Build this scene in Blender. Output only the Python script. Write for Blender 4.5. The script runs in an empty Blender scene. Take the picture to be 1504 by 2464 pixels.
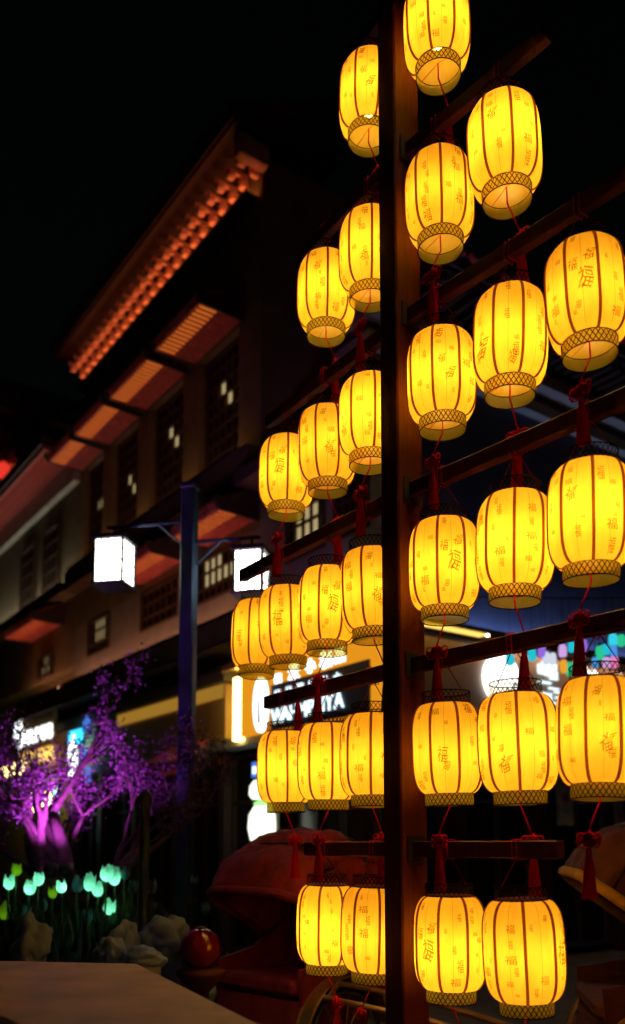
import bpy, math, random
from mathutils import Matrix, Vector, noise
R = math.radians
random.seed(11)
scene = bpy.context.scene
COL = scene.collection

# ------------------------------------------------------------------ camera
EYE = 1.6
cam_d = bpy.data.cameras.new('camera')
cam = bpy.data.objects.new('camera', cam_d)
COL.objects.link(cam)
scene.camera = cam
PITCH = R(5.5)
cam.location = (0, 0, EYE)
cam.rotation_euler = (R(90) + PITCH, 0, 0)
cam_d.sensor_fit = 'VERTICAL'
cam_d.sensor_height = 36.0
cam_d.lens = 2100 / 2464 * 36
cam_d.shift_y = 601 / 2464
cam_d.clip_start = 0.05
cam_d.clip_end = 800
cam_d.dof.use_dof = True
cam_d.dof.focus_distance = 4.0
cam_d.dof.aperture_fstop = 1.25
cam_d.dof.aperture_blades = 0

# ------------------------------------------------------------------ night sky, moon-weak sun, exposure
world = bpy.data.worlds.new('World')
scene.world = world
world.use_nodes = True
wn = world.node_tree
sky = wn.nodes.new('ShaderNodeTexSky')
sky.sky_type = 'NISHITA'
sky.sun_disc = False
sky.sun_elevation = R(1.0)
sky.sun_rotation = R(150)
bg = wn.nodes['Background']
wn.links.new(sky.outputs[0], bg.inputs['Color'])
bg.inputs['Strength'].default_value = 0.0012
sun_d = bpy.data.lights.new('sun', 'SUN')
sun_d.energy = 0.002
sun_d.angle = R(10)
sun_d.color = (1, .9, .8)
sun = bpy.data.objects.new('sun', sun_d)
sun.rotation_euler = (R(60), 0, R(-30))
COL.objects.link(sun)
scene.view_settings.view_transform = 'Standard'
scene.view_settings.look = 'None'
scene.view_settings.exposure = 0
scene.view_settings.gamma = 1
scene.view_settings.use_curve_mapping = False
scene.render.engine = 'CYCLES'
cy = scene.cycles
cy.use_denoising = True
cy.max_bounces = 7
cy.diffuse_bounces = 4
cy.glossy_bounces = 3
cy.transmission_bounces = 4
cy.transparent_max_bounces = 12
cy.sample_clamp_indirect = 4
cy.caustics_reflective = False
cy.caustics_refractive = False

# ------------------------------------------------------------------ materials
MAT = {}
def mat(name, col, rough=.7, var=.25, scale=12, bump=.15, metal=0, spec=.4, coat=0):
    m = bpy.data.materials.new(name); m.use_nodes = True
    nt = m.node_tree; b = nt.nodes['Principled BSDF']
    b.inputs['Roughness'].default_value = rough
    b.inputs['Metallic'].default_value = metal
    b.inputs['Specular IOR Level'].default_value = spec
    b.inputs['Coat Weight'].default_value = coat
    tc = nt.nodes.new('ShaderNodeTexCoord')
    n = nt.nodes.new('ShaderNodeTexNoise'); n.inputs['Scale'].default_value = scale
    n.inputs['Detail'].default_value = 6
    nt.links.new(tc.outputs['Object'], n.inputs['Vector'])
    cr = nt.nodes.new('ShaderNodeValToRGB')
    cr.color_ramp.elements[0].position = .3; cr.color_ramp.elements[1].position = .72
    cr.color_ramp.elements[0].color = tuple(c * (1 - var) for c in col) + (1,)
    cr.color_ramp.elements[1].color = tuple(min(1, c * (1 + var)) for c in col) + (1,)
    nt.links.new(n.outputs[0], cr.inputs[0])
    nt.links.new(cr.outputs[0], b.inputs['Base Color'])
    if bump:
        bp = nt.nodes.new('ShaderNodeBump'); bp.inputs['Strength'].default_value = bump
        bp.inputs['Distance'].default_value = .02
        nt.links.new(n.outputs[0], bp.inputs['Height'])
        nt.links.new(bp.outputs[0], b.inputs['Normal'])
    MAT[name] = m
    return m

def emit(name, col, strength):
    m = bpy.data.materials.new(name); m.use_nodes = True
    nt = m.node_tree; nt.nodes.clear()
    e = nt.nodes.new('ShaderNodeEmission'); o = nt.nodes.new('ShaderNodeOutputMaterial')
    e.inputs[0].default_value = tuple(col) + (1,); e.inputs[1].default_value = strength
    nt.links.new(e.outputs[0], o.inputs[0])
    MAT[name] = m
    return m

def wood(name, col, scale=6):
    m = mat(name, col, .55, .3, scale, .1)
    nt = m.node_tree
    n = [x for x in nt.nodes if x.type == 'TEX_NOISE'][0]
    tc = [x for x in nt.nodes if x.type == 'TEX_COORD'][0]
    mp = nt.nodes.new('ShaderNodeMapping'); mp.inputs['Scale'].default_value = (8, 8, 1)
    nt.links.new(tc.outputs['Object'], mp.inputs[0]); nt.links.new(mp.outputs[0], n.inputs['Vector'])
    return m

def silk():
    # painted silk: most light passes through, some scatters back, a faint sheen
    m = bpy.data.materials.new('silk'); m.use_nodes = True
    nt = m.node_tree; nt.nodes.clear(); N = nt.nodes.new; L = nt.links.new
    out = N('ShaderNodeOutputMaterial')
    tr = N('ShaderNodeBsdfTranslucent'); df = N('ShaderNodeBsdfDiffuse'); gl = N('ShaderNodeBsdfGlossy')
    gl.inputs['Roughness'].default_value = .32
    gl.inputs['Color'].default_value = (1, .85, .55, 1)
    tc = N('ShaderNodeTexCoord'); mp = N('ShaderNodeMapping'); mp.inputs['Scale'].default_value = (9, 9, 3)
    n = N('ShaderNodeTexNoise'); n.inputs['Scale'].default_value = 2.5; n.inputs['Detail'].default_value = 5
    L(tc.outputs['Object'], mp.inputs[0]); L(mp.outputs[0], n.inputs['Vector'])
    cr = N('ShaderNodeValToRGB')
    cr.color_ramp.elements[0].position = .35; cr.color_ramp.elements[1].position = .7
    cr.color_ramp.elements[0].color = (.92, .49, .028, 1); cr.color_ramp.elements[1].color = (.96, .60, .040, 1)
    L(n.outputs[0], cr.inputs[0]); L(cr.outputs[0], tr.inputs[0]); L(cr.outputs[0], df.inputs[0])
    mx = N('ShaderNodeMixShader'); mx.inputs[0].default_value = .26
    L(tr.outputs[0], mx.inputs[1]); L(df.outputs[0], mx.inputs[2])
    m2 = N('ShaderNodeMixShader'); m2.inputs[0].default_value = .02
    L(mx.outputs[0], m2.inputs[1]); L(gl.outputs[0], m2.inputs[2]); L(m2.outputs[0], out.inputs[0])
    MAT['silk'] = m

def film(name, tint, body, k, rough=.4):
    # clear film or ink: tinted see-through layer mixed with a translucent pigment
    m = bpy.data.materials.new(name); m.use_nodes = True
    nt = m.node_tree; nt.nodes.clear(); N = nt.nodes.new; L = nt.links.new
    out = N('ShaderNodeOutputMaterial'); tp = N('ShaderNodeBsdfTransparent'); tr = N('ShaderNodeBsdfTranslucent')
    df = N('ShaderNodeBsdfDiffuse')
    tp.inputs[0].default_value = tuple(tint) + (1,); tr.inputs[0].default_value = tuple(body) + (1,); df.inputs[0].default_value = tuple(body) + (1,)
    a = N('ShaderNodeMixShader'); a.inputs[0].default_value = .5; L(tr.outputs[0], a.inputs[1]); L(df.outputs[0], a.inputs[2])
    b = N('ShaderNodeMixShader'); b.inputs[0].default_value = k; L(tp.outputs[0], b.inputs[1]); L(a.outputs[0], b.inputs[2])
    L(b.outputs[0], out.inputs[0]); MAT[name] = m

silk()
film('ink', (.60, .38, .10), (.10, .035, .008), .42)
film('seam', (.55, .35, .12), (.12, .04, .01), .3)
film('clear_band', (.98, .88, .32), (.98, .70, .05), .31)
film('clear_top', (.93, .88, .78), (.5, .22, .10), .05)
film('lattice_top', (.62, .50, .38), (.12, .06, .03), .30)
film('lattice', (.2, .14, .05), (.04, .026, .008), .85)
film('tassel_red', (.5, .02, .02), (.95, .03, .03), .95)
film('rib', (.34, .14, .03), (.22, .065, .015), .62)
for i_, e_ in enumerate((31, 38, 46)): emit('bulb%d' % i_, (1, .72, .32), e_)
wood('rack_wood', (.095, .0125, .022))
wood('dark_wood', (.055, .03, .018))
mat('cap_red', (.30, .03, .02), .6)
mat('stone', (.33, .28, .22), .8, .2, 9, .25)
mat('ledge', (.58, .44, .22), .55, .30, 3.5, .25)
mat('pave', (.12, .115, .11), .6, .3, 3, .2)
mat('plaster', (.17, .132, .07), .85, .18, 3, .1)
mat('plaster_grey', (.20, .18, .165), .85, .15, 3, .1)
mat('cornice', (.50, .47, .40), .75, .15, 4, .1)
mat('tile', (.11, .075, .065), .6, .35, 20, .3)
mat('red_paint', (.68, .17, .15), .55, .25, 8, .1)
mat('navy', (.10, .12, .20), .6, .2, 2, .1)
mat('window_dark', (.02, .018, .016), .18, .2, 4, 0)
mat('blue_paint', (.03, .065, .115), .5, .25, 8, .1)
mat('iron', (.02, .02, .024), .5, .2, 10, .1)
mat('steel', (.42, .40, .38), .35, .2, 10, .05, 1)
mat('brass', (.50, .33, .11), .4, .2, 10, .05, .7)
mat('red_cloth', (.28, .027, .075), .75, .35, 9, .6)
mat('brown_cloth', (.075, .018, .014), .7, .3, 14, .3)
mat('yellow_cloth', (.55, .36, .07), .8, .2, 14, .2)
mat('gloss_red', (.16, .006, .009), .16, .2, 3, 0, coat=.6)
mat('rubber', (.02, .02, .02), .8, .2, 20, .1)
mat('bark', (.11, .075, .08), .9, .35, 14, .6)
mat('salmon', (.82, .44, .32), .6, .2, 9, .1)
mat('deep_red', (.032, .006, .005), .6, .3, 6, .1)
mat('petal', (.21, .12, .24), .8, .2, 30, 0)
mat('leaf', (.05, .10, .035), .7, .3, 20, .1)
mat('rock', (.17, .28, .75), .85, .25, 5, .7)
mat('soil', (.05, .04, .03), .95, .3, 8, .5)
mat('orange_board', (.62, .36, .10), .6, .12, 2, .05)
mat('beige_board', (.52, .36, .26), .7, .12, 2, .05)
mat('dark_board', (.03, .04, .07), .45, .2, 2, 0)
mat('poster', (.5, .55, .65), .6, .35, 7, 0)
mat('tulip_off', (.10, .24, .34), .6, .2, 9, 0)
emit('lamp_white', (1, .97, .86), 10)
emit('added_wash_warm', (1, .44, .17), 6.5)
emit('added_wash_rose', (1, .40, .20), 15)
emit('added_strip_soft', (1, .60, .36), 16)
emit('added_wash_white', (1, .93, .74), 16)
emit('added_wash_cool', (.36, .50, 1), 8)
emit('sign_white', (.88, .96, 1), 2.6)
emit('orange_glow', (1, .37, .014), .8)
emit('sign_dim', (.72, .90, 1), 1.7)
emit('edge_yellow', (1, .74, .22), 8)
emit('strip_amber', (1, .42, .05), 20)
emit('led_orange', (1, .22, .028), .55)
emit('painted_fascia_glow', (1, .50, .06), .32)
emit('trough', (1, .25, .07), 6)
emit('pane_warm', (1, .76, .36), .42)
emit('pane_amber', (1, .62, .12), 1.5)
emit('sign_blue', (.03, .55, 1), 2.2)
emit('sign_deep_blue', (.10, .25, 1), .9)
emit('tube_cyan', (.45, .95, 1), 2.6)
emit('spot_magenta', (.95, .16, 1), 6)
film('tulip_lit', (.1, .3, .2), (.42, .95, .74), .97)
emit('tulip_bulb', (.55, 1, .75), 16)
film('tulip_lime', (.1, .3, .02), (.45, .75, .06), .97)
emit('red_glow', (1, .05, .03), .8)
emit('display', (.95, 1, .80), 1.7)
emit('display_green', (.35, 1, .25), 1.6)

# ------------------------------------------------------------------ mesh helpers
class MB:
    def __init__(self): self.v = []; self.f = []
    def add(self, vs, fs, M=None):
        o = len(self.v)
        self.v += [tuple(M @ Vector(p)) if M else tuple(p) for p in vs]
        self.f += [tuple(i + o for i in f) for f in fs]
        return self
    def box(self, a, b, M=None):
        (x0, y0, z0), (x1, y1, z1) = a, b
        return self.add([(x0, y0, z0), (x1, y0, z0), (x1, y1, z0), (x0, y1, z0), (x0, y0, z1), (x1, y0, z1), (x1, y1, z1), (x0, y1, z1)],
                        [(3, 2, 1, 0), (4, 5, 6, 7), (0, 1, 5, 4), (1, 2, 6, 5), (2, 3, 7, 6), (3, 0, 4, 7)], M)
    def bbox(self, a, b, c=.006, M=None):
        # box with chamfered vertical and horizontal edges
        (x0, y0, z0), (x1, y1, z1) = a, b
        vs = []; 
        def ring(z, e): return [(x0 + e, y0 + c, z), (x0 + c, y0 + e, z), (x1 - c, y0 + e, z), (x1 - e, y0 + c, z),
                                (x1 - e, y1 - c, z), (x1 - c, y1 - e, z), (x0 + c, y1 - e, z), (x0 + e, y1 - c, z)]
        def ring_in(z): return [(min(max(x, x0 + c), x1 - c), min(max(y, y0 + c), y1 - c), z) for x, y, _ in ring(z, 0)]
        vs = ring_in(z0) + ring(z0 + c, 0) + ring(z1 - c, 0) + ring_in(z1)
        fs = [tuple(range(7, -1, -1)), tuple(range(24, 32))]
        for k in range(3):
            for i in range(8):
                j = (i + 1) % 8
                fs.append((k * 8 + i, k * 8 + j, k * 8 + 8 + j, k * 8 + 8 + i))
        return self.add(vs, fs, M)
    def lathe(self, prof, n=24, M=None, cap0=False, cap1=False, ripple=None):
        vs = []; fs = []
        for k, (r, z) in enumerate(prof):
            for i in range(n):
                a = 2 * math.pi * i / n
                rr = r * (ripple(a, k) if ripple else 1)
                vs.append((rr * math.cos(a), rr * math.sin(a), z))
        for k in range(len(prof) - 1):
            for i in range(n):
                j = (i + 1) % n
                fs.append((k * n + i, k * n + j, k * n + n + j, k * n + n + i))
        if cap0: fs.append(tuple(range(n - 1, -1, -1)))
        if cap1: fs.append(tuple(range((len(prof) - 1) * n, len(prof) * n)))
        return self.add(vs, fs, M)
    def tube(self, pts, r, n=8, M=None, closed=False):
        pts = [Vector(p) for p in pts]
        if not hasattr(r, '__len__'): r = [r] * len(pts)
        vs = []; fs = []; m = len(pts); up = None
        for k, p in enumerate(pts):
            if closed: d = pts[(k + 1) % m] - pts[k - 1]
            else: d = pts[min(k + 1, m - 1)] - pts[max(k - 1, 0)]
            d.normalize()
            if up is None: up = Vector((0, 0, 1)) if abs(d.z) < .9 else Vector((1, 0, 0))
            a = d.cross(up).normalized(); b = a.cross(d).normalized(); up = b
            for i in range(n):
                t = 2 * math.pi * i / n
                vs.append(p + (a * math.cos(t) + b * math.sin(t)) * r[k])
        for k in range(m if closed else m - 1):
            q = (k + 1) % m
            for i in range(n):
                j = (i + 1) % n
                fs.append((k * n + i, k * n + j, q * n + j, q * n + i))
        if not closed:
            fs.append(tuple(range(n - 1, -1, -1))); fs.append(tuple(range((m - 1) * n, m * n)))
        return self.add(vs, fs, M)
    def mesh(self, name, m, smooth=False):
        me = bpy.data.meshes.new(name)
        me.from_pydata(self.v, [], self.f); me.update()
        if smooth: me.polygons.foreach_set('use_smooth', [True] * len(me.polygons))
        me.materials.append(MAT[m] if isinstance(m, str) else m)
        return me
    def build(self, name, m, parent=None, smooth=False, loc=(0, 0, 0), rz=0):
        return put(name, self.mesh(name, m, smooth), parent, loc, rz)

def put(name, me, parent=None, loc=(0, 0, 0), rz=0):
    o = bpy.data.objects.new(name, me); COL.objects.link(o)
    o.parent = parent; o.location = loc; o.rotation_euler = (0, 0, rz)
    return o

def tag(o, label=None, cat=None, group=None, kind=None):
    if label: o['label'] = label
    if cat: o['category'] = cat
    if group: o['group'] = group
    if kind: o['kind'] = kind
    return o

def thing(name, label, cat, loc=(0, 0, 0), rz=0, group=None):
    o = put(name, None, None, loc, rz)
    return tag(o, label, cat, group)

class Frame:
    # a facade: x runs along it, y points out of it
    def __init__(self, ox, oy, ang): self.o = (ox, oy); self.a = ang
    def at(self, s, o, z):
        c, n = math.cos(self.a), math.sin(self.a)
        return (self.o[0] + c * s - n * o, self.o[1] + n * s + c * o, z)
    def thing(self, name, label, cat, s, o, z, group=None):
        return thing(name, label, cat, self.at(s, o, z), self.a, group)

_glyphs = {}
def glyph(ch):
    # triangles of a character, centred, height about 1
    if ch not in _glyphs:
        c = bpy.data.curves.new('lettering', 'FONT'); c.body = ch; c.resolution_u = 2
        c.align_x = 'CENTER'; c.size = 1.1
        o = bpy.data.objects.new('lettering', c); COL.objects.link(o)
        bpy.context.view_layer.update()
        m = o.evaluated_get(bpy.context.evaluated_depsgraph_get()).to_mesh()
        vs = [tuple(v.co) for v in m.vertices]; fs = [tuple(p.vertices) for p in m.polygons]
        ys = [v[1] for v in vs]; cy_ = (min(ys) + max(ys)) / 2
        _glyphs[ch] = ([(v[0], v[1] - cy_) for v in vs], fs)
        bpy.data.objects.remove(o); bpy.data.curves.remove(c)
    return _glyphs[ch]

def letter_mesh(text, h, depth=.02, bold=0):
    # raised letters standing on a facade; x is mirrored because facades run right to left
    vs, fs = glyph(text)
    b = MB(); n = len(vs)
    front = [(-x * h, depth, y * h) for x, y in vs]; back = [(-x * h, 0, y * h) for x, y in vs]
    b.v = front + back
    b.f = list(fs) + [tuple(i + n for i in reversed(f)) for f in fs]
    cnt = {}
    for f in fs:
        for i in range(len(f)):
            e = (f[i], f[(i + 1) % len(f)]); cnt[e] = 1
    for (i, j) in cnt:
        if (j, i) not in cnt: b.f.append((i, j, j + n, i + n))
    return b

# ------------------------------------------------------------------ ground
g = MB().box((-60, -6, -.4), (60, 90, 0)).build('ground', 'pave')
tag(g, kind='structure')

# ------------------------------------------------------------------ lantern rack
C = (.425, 4.0)
DR = Vector((.825, -1)).normalized(); DL = Vector((-.687, 1)).normalized()
ANG_R = math.atan2(DR.y, DR.x); ANG_L = math.atan2(DL.y, DL.x)
rack = thing('lantern_rack', 'tall dark red wooden post with level arms carrying rows of yellow lanterns', 'rack', (C[0], C[1], 0), ANG_R)
MB().bbox((-.06, -.085, .22), (.06, .085, 6.6), .008).build('post', 'rack_wood', rack)
MB().bbox((-.16, -.18, 0), (.16, .18, .22), .02).build('base_stone', 'stone', rack)
MB().bbox((-.075, -.10, 6.6), (.075, .10, 6.68), .01).build('post_cap', 'rack_wood', rack)
ARM_Z = [1.585, 2.425, 3.257, 4.12, 4.97, 5.84]
ARM_R = [.83, 1.24, 1.24, 1.24, .88, .46]
ARM_L = [.80, 1.22, 1.52, 1.22, .82, .46]
for i, z in enumerate(ARM_Z):
    MB().bbox((.058, -.024, z - .036), (ARM_R[i], .024, z + .036), .005).build('arm', 'rack_wood', rack)
    dl = ANG_L - ANG_R
    MB().bbox((.062, -.024, z - .036), (ARM_L[i], .024, z + .036), .005).build('arm', 'rack_wood', rack, rz=dl)
    for sgn in (1, -1):
        x = .0625 if sgn == 1 else -.0665
        MB().bbox((x, -.055, z - .06), (x + .006 if sgn == 1 else x + .006, .055, z + .06), .002).build('arm_plate', 'iron', rack)

# ------------------------------------------------------------------ palace lanterns
LR, LH, CR, CH = .157, .392, .104, .058
def prof_r(t):          # t from -1 (bottom) to 1 (top)
    a = min(1, abs(t))
    return CR + (LR - CR) * (1 - a ** 3.9) ** .60
NT = 22
def lantern_meshes():
    M = {}
    ts = [math.sin(math.pi / 2 * (-1 + 2 * k / NT)) for k in range(NT + 1)]
    prof = [(prof_r(t), t * LH / 2) for t in ts]
    M['shade'] = MB().lathe(prof, 64, ripple=lambda a, k: 1 - .012 * (.5 - .5 * math.cos(8 * a))).mesh('shade', 'silk', True)
    b = MB()
    pr = [(r + .0035, z) for r, z in prof]
    hw = .0062
    for k in range(len(pr)):
        r, z = pr[k]
        for dy, dr in ((-hw, -.004), (-hw * .7, .0015), (hw * .7, .0015), (hw, -.004)):
            b.v.append((r + dr, dy, z))
    for k in range(len(pr) - 1):
        for i in range(3):
            b.f.append((k * 4 + i, k * 4 + i + 1, k * 4 + 5 + i, k * 4 + 4 + i))
    M['rib'] = b.mesh('rib', 'rib', True)
    # thin seam down the middle of every panel
    b = MB()
    for q in range(8):
        a = (q + .5) * math.pi / 4
        o = len(b.v)
        for r, z in prof[2:-2]:
            rr = r * .988 + .0012
            for da in (-.0065, .0065):
                b.v.append((rr * math.cos(a + da * .6), rr * math.sin(a + da * .6), z))
        for k in range(len(prof) - 5):
            b.f.append((o + 2 * k, o + 2 * k + 1, o + 2 * k + 3, o + 2 * k + 2))
    M['seam'] = b.mesh('panel_seams', 'seam')
    # printed good-fortune characters, a few print layouts
    for v in range(5):
        rnd = random.Random(40 + v * 7)
        b = MB(); vs, fs = glyph('福')
        for q in range(8):
            items = []
            if (q + v) % 4 == 1:
                items.append((rnd.uniform(-.16, .16), rnd.uniform(-.55, .3), rnd.choice([.05, .058, .075]), 'brush'))
            for _ in range(9):
                items.append((rnd.uniform(-.25, .25), rnd.uniform(-.86, .86), rnd.choice([.017, .022, .027, .034, .042]), rnd.choice(['plain', 'tall', 'tall', 'lean', 'wide'])))
            used = []
            for da, t, h, st in items:
                if any(abs(t - u) < .13 for u in used): continue
                used.append(t)
                sx, sy, sh = {'plain': (1, 1, 0), 'tall': (.62, 1.3, 0), 'lean': (.85, 1.15, .28), 'wide': (1.1, .8, 0), 'brush': (.72, 1.15, .30)}[st]
                o = len(b.v); off = .0016 + .0002 * len(used); ph = rnd.uniform(0, 6)
                for x, y in vs:
                    X = x * sx + y * sh
                    if st in ('brush', 'lean'): X += .10 * math.sin(5 * y + ph); y = y + .07 * math.sin(6 * x + ph)
                    z = t * LH / 2 + y * sy * h
                    r = prof_r(max(-1, min(1, 2 * z / LH))) + off
                    a = (q + .5) * math.pi / 4 + da + X * h / LR
                    b.v.append((r * math.cos(a), r * math.sin(a), z))
                b.f += [tuple(i + o for i in f) for f in fs]
        M['print%d' % v] = b.mesh('lettering', 'ink')
    M['band'] = MB().lathe([(CR, 0), (CR + .0015, CH * .5), (CR, CH)], 40).mesh('clear_band', 'clear_band', True)
    b = MB(); n = 32; NRW = 3
    for s in (1, -1):
        for i in range(n):
            for (z0, z1, k) in [(.004 + (CH - .008) * q / NRW, .004 + (CH - .008) * (q + 1) / NRW, q) for q in range(NRW)]:
                o = len(b.v)
                for j in range(3):
                    u = j / 2
                    a = 2 * math.pi / n * (i + s * (u * .5 + .5 * k))
                    z = z0 + (z1 - z0) * u
                    for d in (-1, 1):
                        aa = a + d * .023
                        b.v.append(((CR + .003) * math.cos(aa), (CR + .003) * math.sin(aa), z))
                for j in range(2): b.f.append((o + 2 * j, o + 2 * j + 1, o + 2 * j + 3, o + 2 * j + 2))
    M['lattice'] = b.mesh('lattice', 'lattice')
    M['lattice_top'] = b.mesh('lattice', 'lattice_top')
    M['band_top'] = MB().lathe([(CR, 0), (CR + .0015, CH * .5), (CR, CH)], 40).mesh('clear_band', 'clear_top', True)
    b = MB()
    for z in (.002, CH - .002):
        b.tube([((CR + .001) * math.cos(a), (CR + .001) * math.sin(a), z) for a in [2 * math.pi * i / 32 for i in range(32)]], .0026, 5, closed=True)
    M['hoop'] = b.mesh('hoop', 'lattice', True)
    M['cap'] = MB().lathe([(.001, .004), (CR * .96, .004), (CR * .96, -.002), (.001, -.002)], 32).mesh('top_plate', 'cap_red')
    M['bulb'] = MB().lathe([(.006, -.055), (.026, -.048), (.040, -.028), (.043, -.004), (.036, .022), (.022, .045), (.016, .062)], 18, cap0=True, cap1=True).mesh('bulb', 'bulb0', True)
    for i_ in (1, 2):
        M['bulb%d' % i_] = M['bulb'].copy(); M['bulb%d' % i_].materials[0] = MAT['bulb%d' % i_]
    M['bulb0'] = M['bulb']
    M['socket'] = MB().lathe([(.018, .060), (.020, .10), (.007, .104), (.007, LH / 2)], 12, cap0=True).mesh('socket', 'iron', True)
    # tassel, drapes to +y of its own axes so that it clears the arm below
    for v, (dy, sway) in enumerate(((.056, .008), (-.056, -.010))):
        b = MB()
        zc = -.03
        b.tube([(0, 0, CH + .02), (0, 0, .0), (sway * .5, dy * .5, -.055), (sway, dy, -.115)], .0034, 6)
        b.tube([(CR * .97, 0, CH - .004), (0, 0, CH + .02), (-CR * .97, 0, CH - .004)], .0014, 4)
        M['cord%d' % v] = b.mesh('tassel_cord', 'tassel_red', True)
        b = MB(); K = Matrix.Translation((sway, dy, -.145)) @ Matrix.Scale(1.2, 4)
        rnd = random.Random(v)
        # knot: woven lozenge with ear loops
        for i in range(-2, 3):
            w = .027 * (1 - abs(i) / 3.4)
            b.tube([(-w - .004, -.003, i * .0085), (0, .006, i * .0085 + .004), (w + .004, -.003, i * .0085)], .0052, 6, K)
            b.tube([(i * .0085, .002, -w - .004), (i * .0085 + .003, .008, 0), (i * .0085, .002, w + .004)], .0046, 6, K)
        for s in (-1, 1):
            for (cx, cz, rr) in ((.030, .010, .014), (.026, -.014, .012), (.036, -.003, .010)):
                b.tube([(s * cx + rr * math.cos(a), rnd.uniform(-.004, .004), cz + rr * .8 * math.sin(a)) for a in [2 * math.pi * q / 12 for q in range(12)]], .0027, 5, K, True)
        M['knot%d' % v] = b.mesh('knot', 'tassel_red', True)
        b = MB(); K = Matrix.Translation((sway, dy, -.175)) @ Matrix.Diagonal((1.05, 1.05, .9, 1))
        b.lathe([(.006, .004), (.010, -.006), (.011, -.02), (.009, -.03), (.014, -.06), (.018, -.12), (.023, -.19), (.024, -.205)], 26, K, True, True,
                ripple=lambda a, k: 1 + (.16 * (1 if int(round(a / (2 * math.pi) * 26)) % 2 else -1) if k > 2 else 0))
        M['skirt%d' % v] = b.mesh('tassel_skirt', 'tassel_red', True)
    return M
LM = lantern_meshes()
ROW_Z = [1.187, 2.018, 2.848, 3.73, 4.60, 5.465]
COLS = [.262, .642, 1.005, 1.325]
NR = [2, 3, 3, 3, 2, 1]; NL = [2, 3, 4, 3, 2, 1]
ROWW = ['bottom row', 'second row from the bottom', 'third row from the bottom', 'third row from the top', 'second row from the top', 'topmost row']
COLW = ['first', 'second', 'third', 'fourth']
RIBROT = 0
cnt = 0
for side, d, nn in (('right', DR, NR), ('left', DL, NL)):
    for r in range(6):
        for c in range(nn[r]):
            s = COLS[c] + random.uniform(-.008, .008) - (.03 if side == 'left' and c in (0, 1) else 0)
            z = ROW_Z[r] + random.uniform(-.006, .006) + (.02 if side == 'left' and r < 2 else 0)
            rz = random.uniform(0, 2 * math.pi)
            wh = COLW[c] + ' to the %s of the post' % side
            L = thing('palace_lantern', 'glowing yellow lantern, %s, %s' % (ROWW[r], wh), 'lantern', (C[0] + d.x * s, C[1] + d.y * s, z), rz, 'yellow silk lanterns on the rack')
            L.rotation_euler = (random.uniform(-.035, .035), random.uniform(-.035, .035), rz)
            put('shade', LM['shade'], L)
            for q in range(8): put('rib', LM['rib'], L, rz=q * math.pi / 4)
            tag(put('panel_seams', LM['seam'], L), kind='stuff')
            tag(put('lettering', LM['print%d' % (cnt * 3 % 5)], L), 'brown printed good-fortune characters', kind='stuff')
            b_ = put('bottom_collar', LM['band'], L, (0, 0, -LH / 2 - CH + .004))
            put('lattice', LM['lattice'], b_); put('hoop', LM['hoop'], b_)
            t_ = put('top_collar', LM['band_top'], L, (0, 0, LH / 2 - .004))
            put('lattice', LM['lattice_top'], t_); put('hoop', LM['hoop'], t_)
            put('top_plate', LM['cap'], L, (0, 0, LH / 2 + .002))
            put('bulb', LM['bulb%d' % random.choice([0, 1, 1, 2])], L, (0, 0, random.uniform(-.042, .004))); put('socket', LM['socket'], L)
            v = (cnt + r) % 2
            if not (side == 'left' and c == 3): ta = put('tassel', LM['skirt%d' % v], L, (0, 0, -LH / 2 - CH), math.atan2(d.y, d.x) - rz + random.uniform(-.25, .25))
            if not (side == 'left' and c == 3): put('tassel_cord', LM['cord%d' % v], ta); put('knot', LM['knot%d' % v], ta)
            # two cords from the collar up to the arm
            top = ARM_Z[r] - .036 - z
            al = math.atan2(d.y, d.x) - rz
            b = MB()
            ca, sa = math.cos(al), math.sin(al)
            for sg in (-1, 1):
                p0 = (ca * sg * CR * .9, sa * sg * CR * .9, LH / 2 + CH - .006); p1 = (ca * sg * .012, sa * sg * .012, top + .002)
                b.tube([p0, p1], .0022, 5)
            # loop slung over the arm
            qx, qy = -sa, ca
            for sg in (-1, 1):
                o0 = (ca * sg * .012, sa * sg * .012)
                b.tube([(o0[0] + qx * u, o0[1] + qy * u, top + w) for u, w in ((-.027, -.004), (-.028, .04), (-.027, .077), (.027, .077), (.028, .04), (.027, -.004))], .0022, 5, closed=True)
            b.build('hanging_cord', 'tassel_red', L, True)
            cnt += 1

# ------------------------------------------------------------------ long street house on the left
FL = Frame(-.29, 11.6, math.atan2(.8135, -.5816))
house = FL.thing('street_house', 'long three-storey tiled street house with orange-lit eaves and window awnings', 'building', 0, 0, 0)
def hb(name, m, a, b, parent=house, c=None):
    mb = MB()
    if c: mb.bbox(a, b, c)
    else: mb.box(a, b)
    return mb.build(name, m, parent)
S0, S1 = .80, 8.15
# rear walls
hb('back_wall', 'plaster', (S0, -1.9, 3.2), (S1, -.3, 12.0))
hb('side_wing_wall', 'plaster_grey', (-1.9, -.6, 3.2), (S0 - .003, -.3, 6.69))
hb('far_wing_wall', 'plaster', (S1 + .003, -4, 0), (15.2, -.3, 9.9))
AW = [(1.33, 2.86), (3.18, 4.76), (5.03, 6.50), (6.73, 7.98)]
# third floor piers, spandrels
edges = [S0] + [x for a in AW for x in (a[0] + .12, a[1] - .12)] + [S1]
for i in range(0, len(edges), 2):
    hb('pier', 'plaster', (edges[i], -.3, 7.36), (edges[i + 1], 0, 9.6))
hb('upper_wall', 'plaster', (S0, -.3, 9.6), (S1, .002, 12.0))
hb('spandrel', 'plaster', (S0, -.3, 6.2), (S1, .004, 7.0))
hb('floor_band', 'plaster', (S0 - .06, -.3, 7.0), (S1, .30, 7.36))
hb('band_moulding', 'dark_wood', (S0 - .08, -.28, 6.94), (S1, .34, 6.998))

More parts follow.
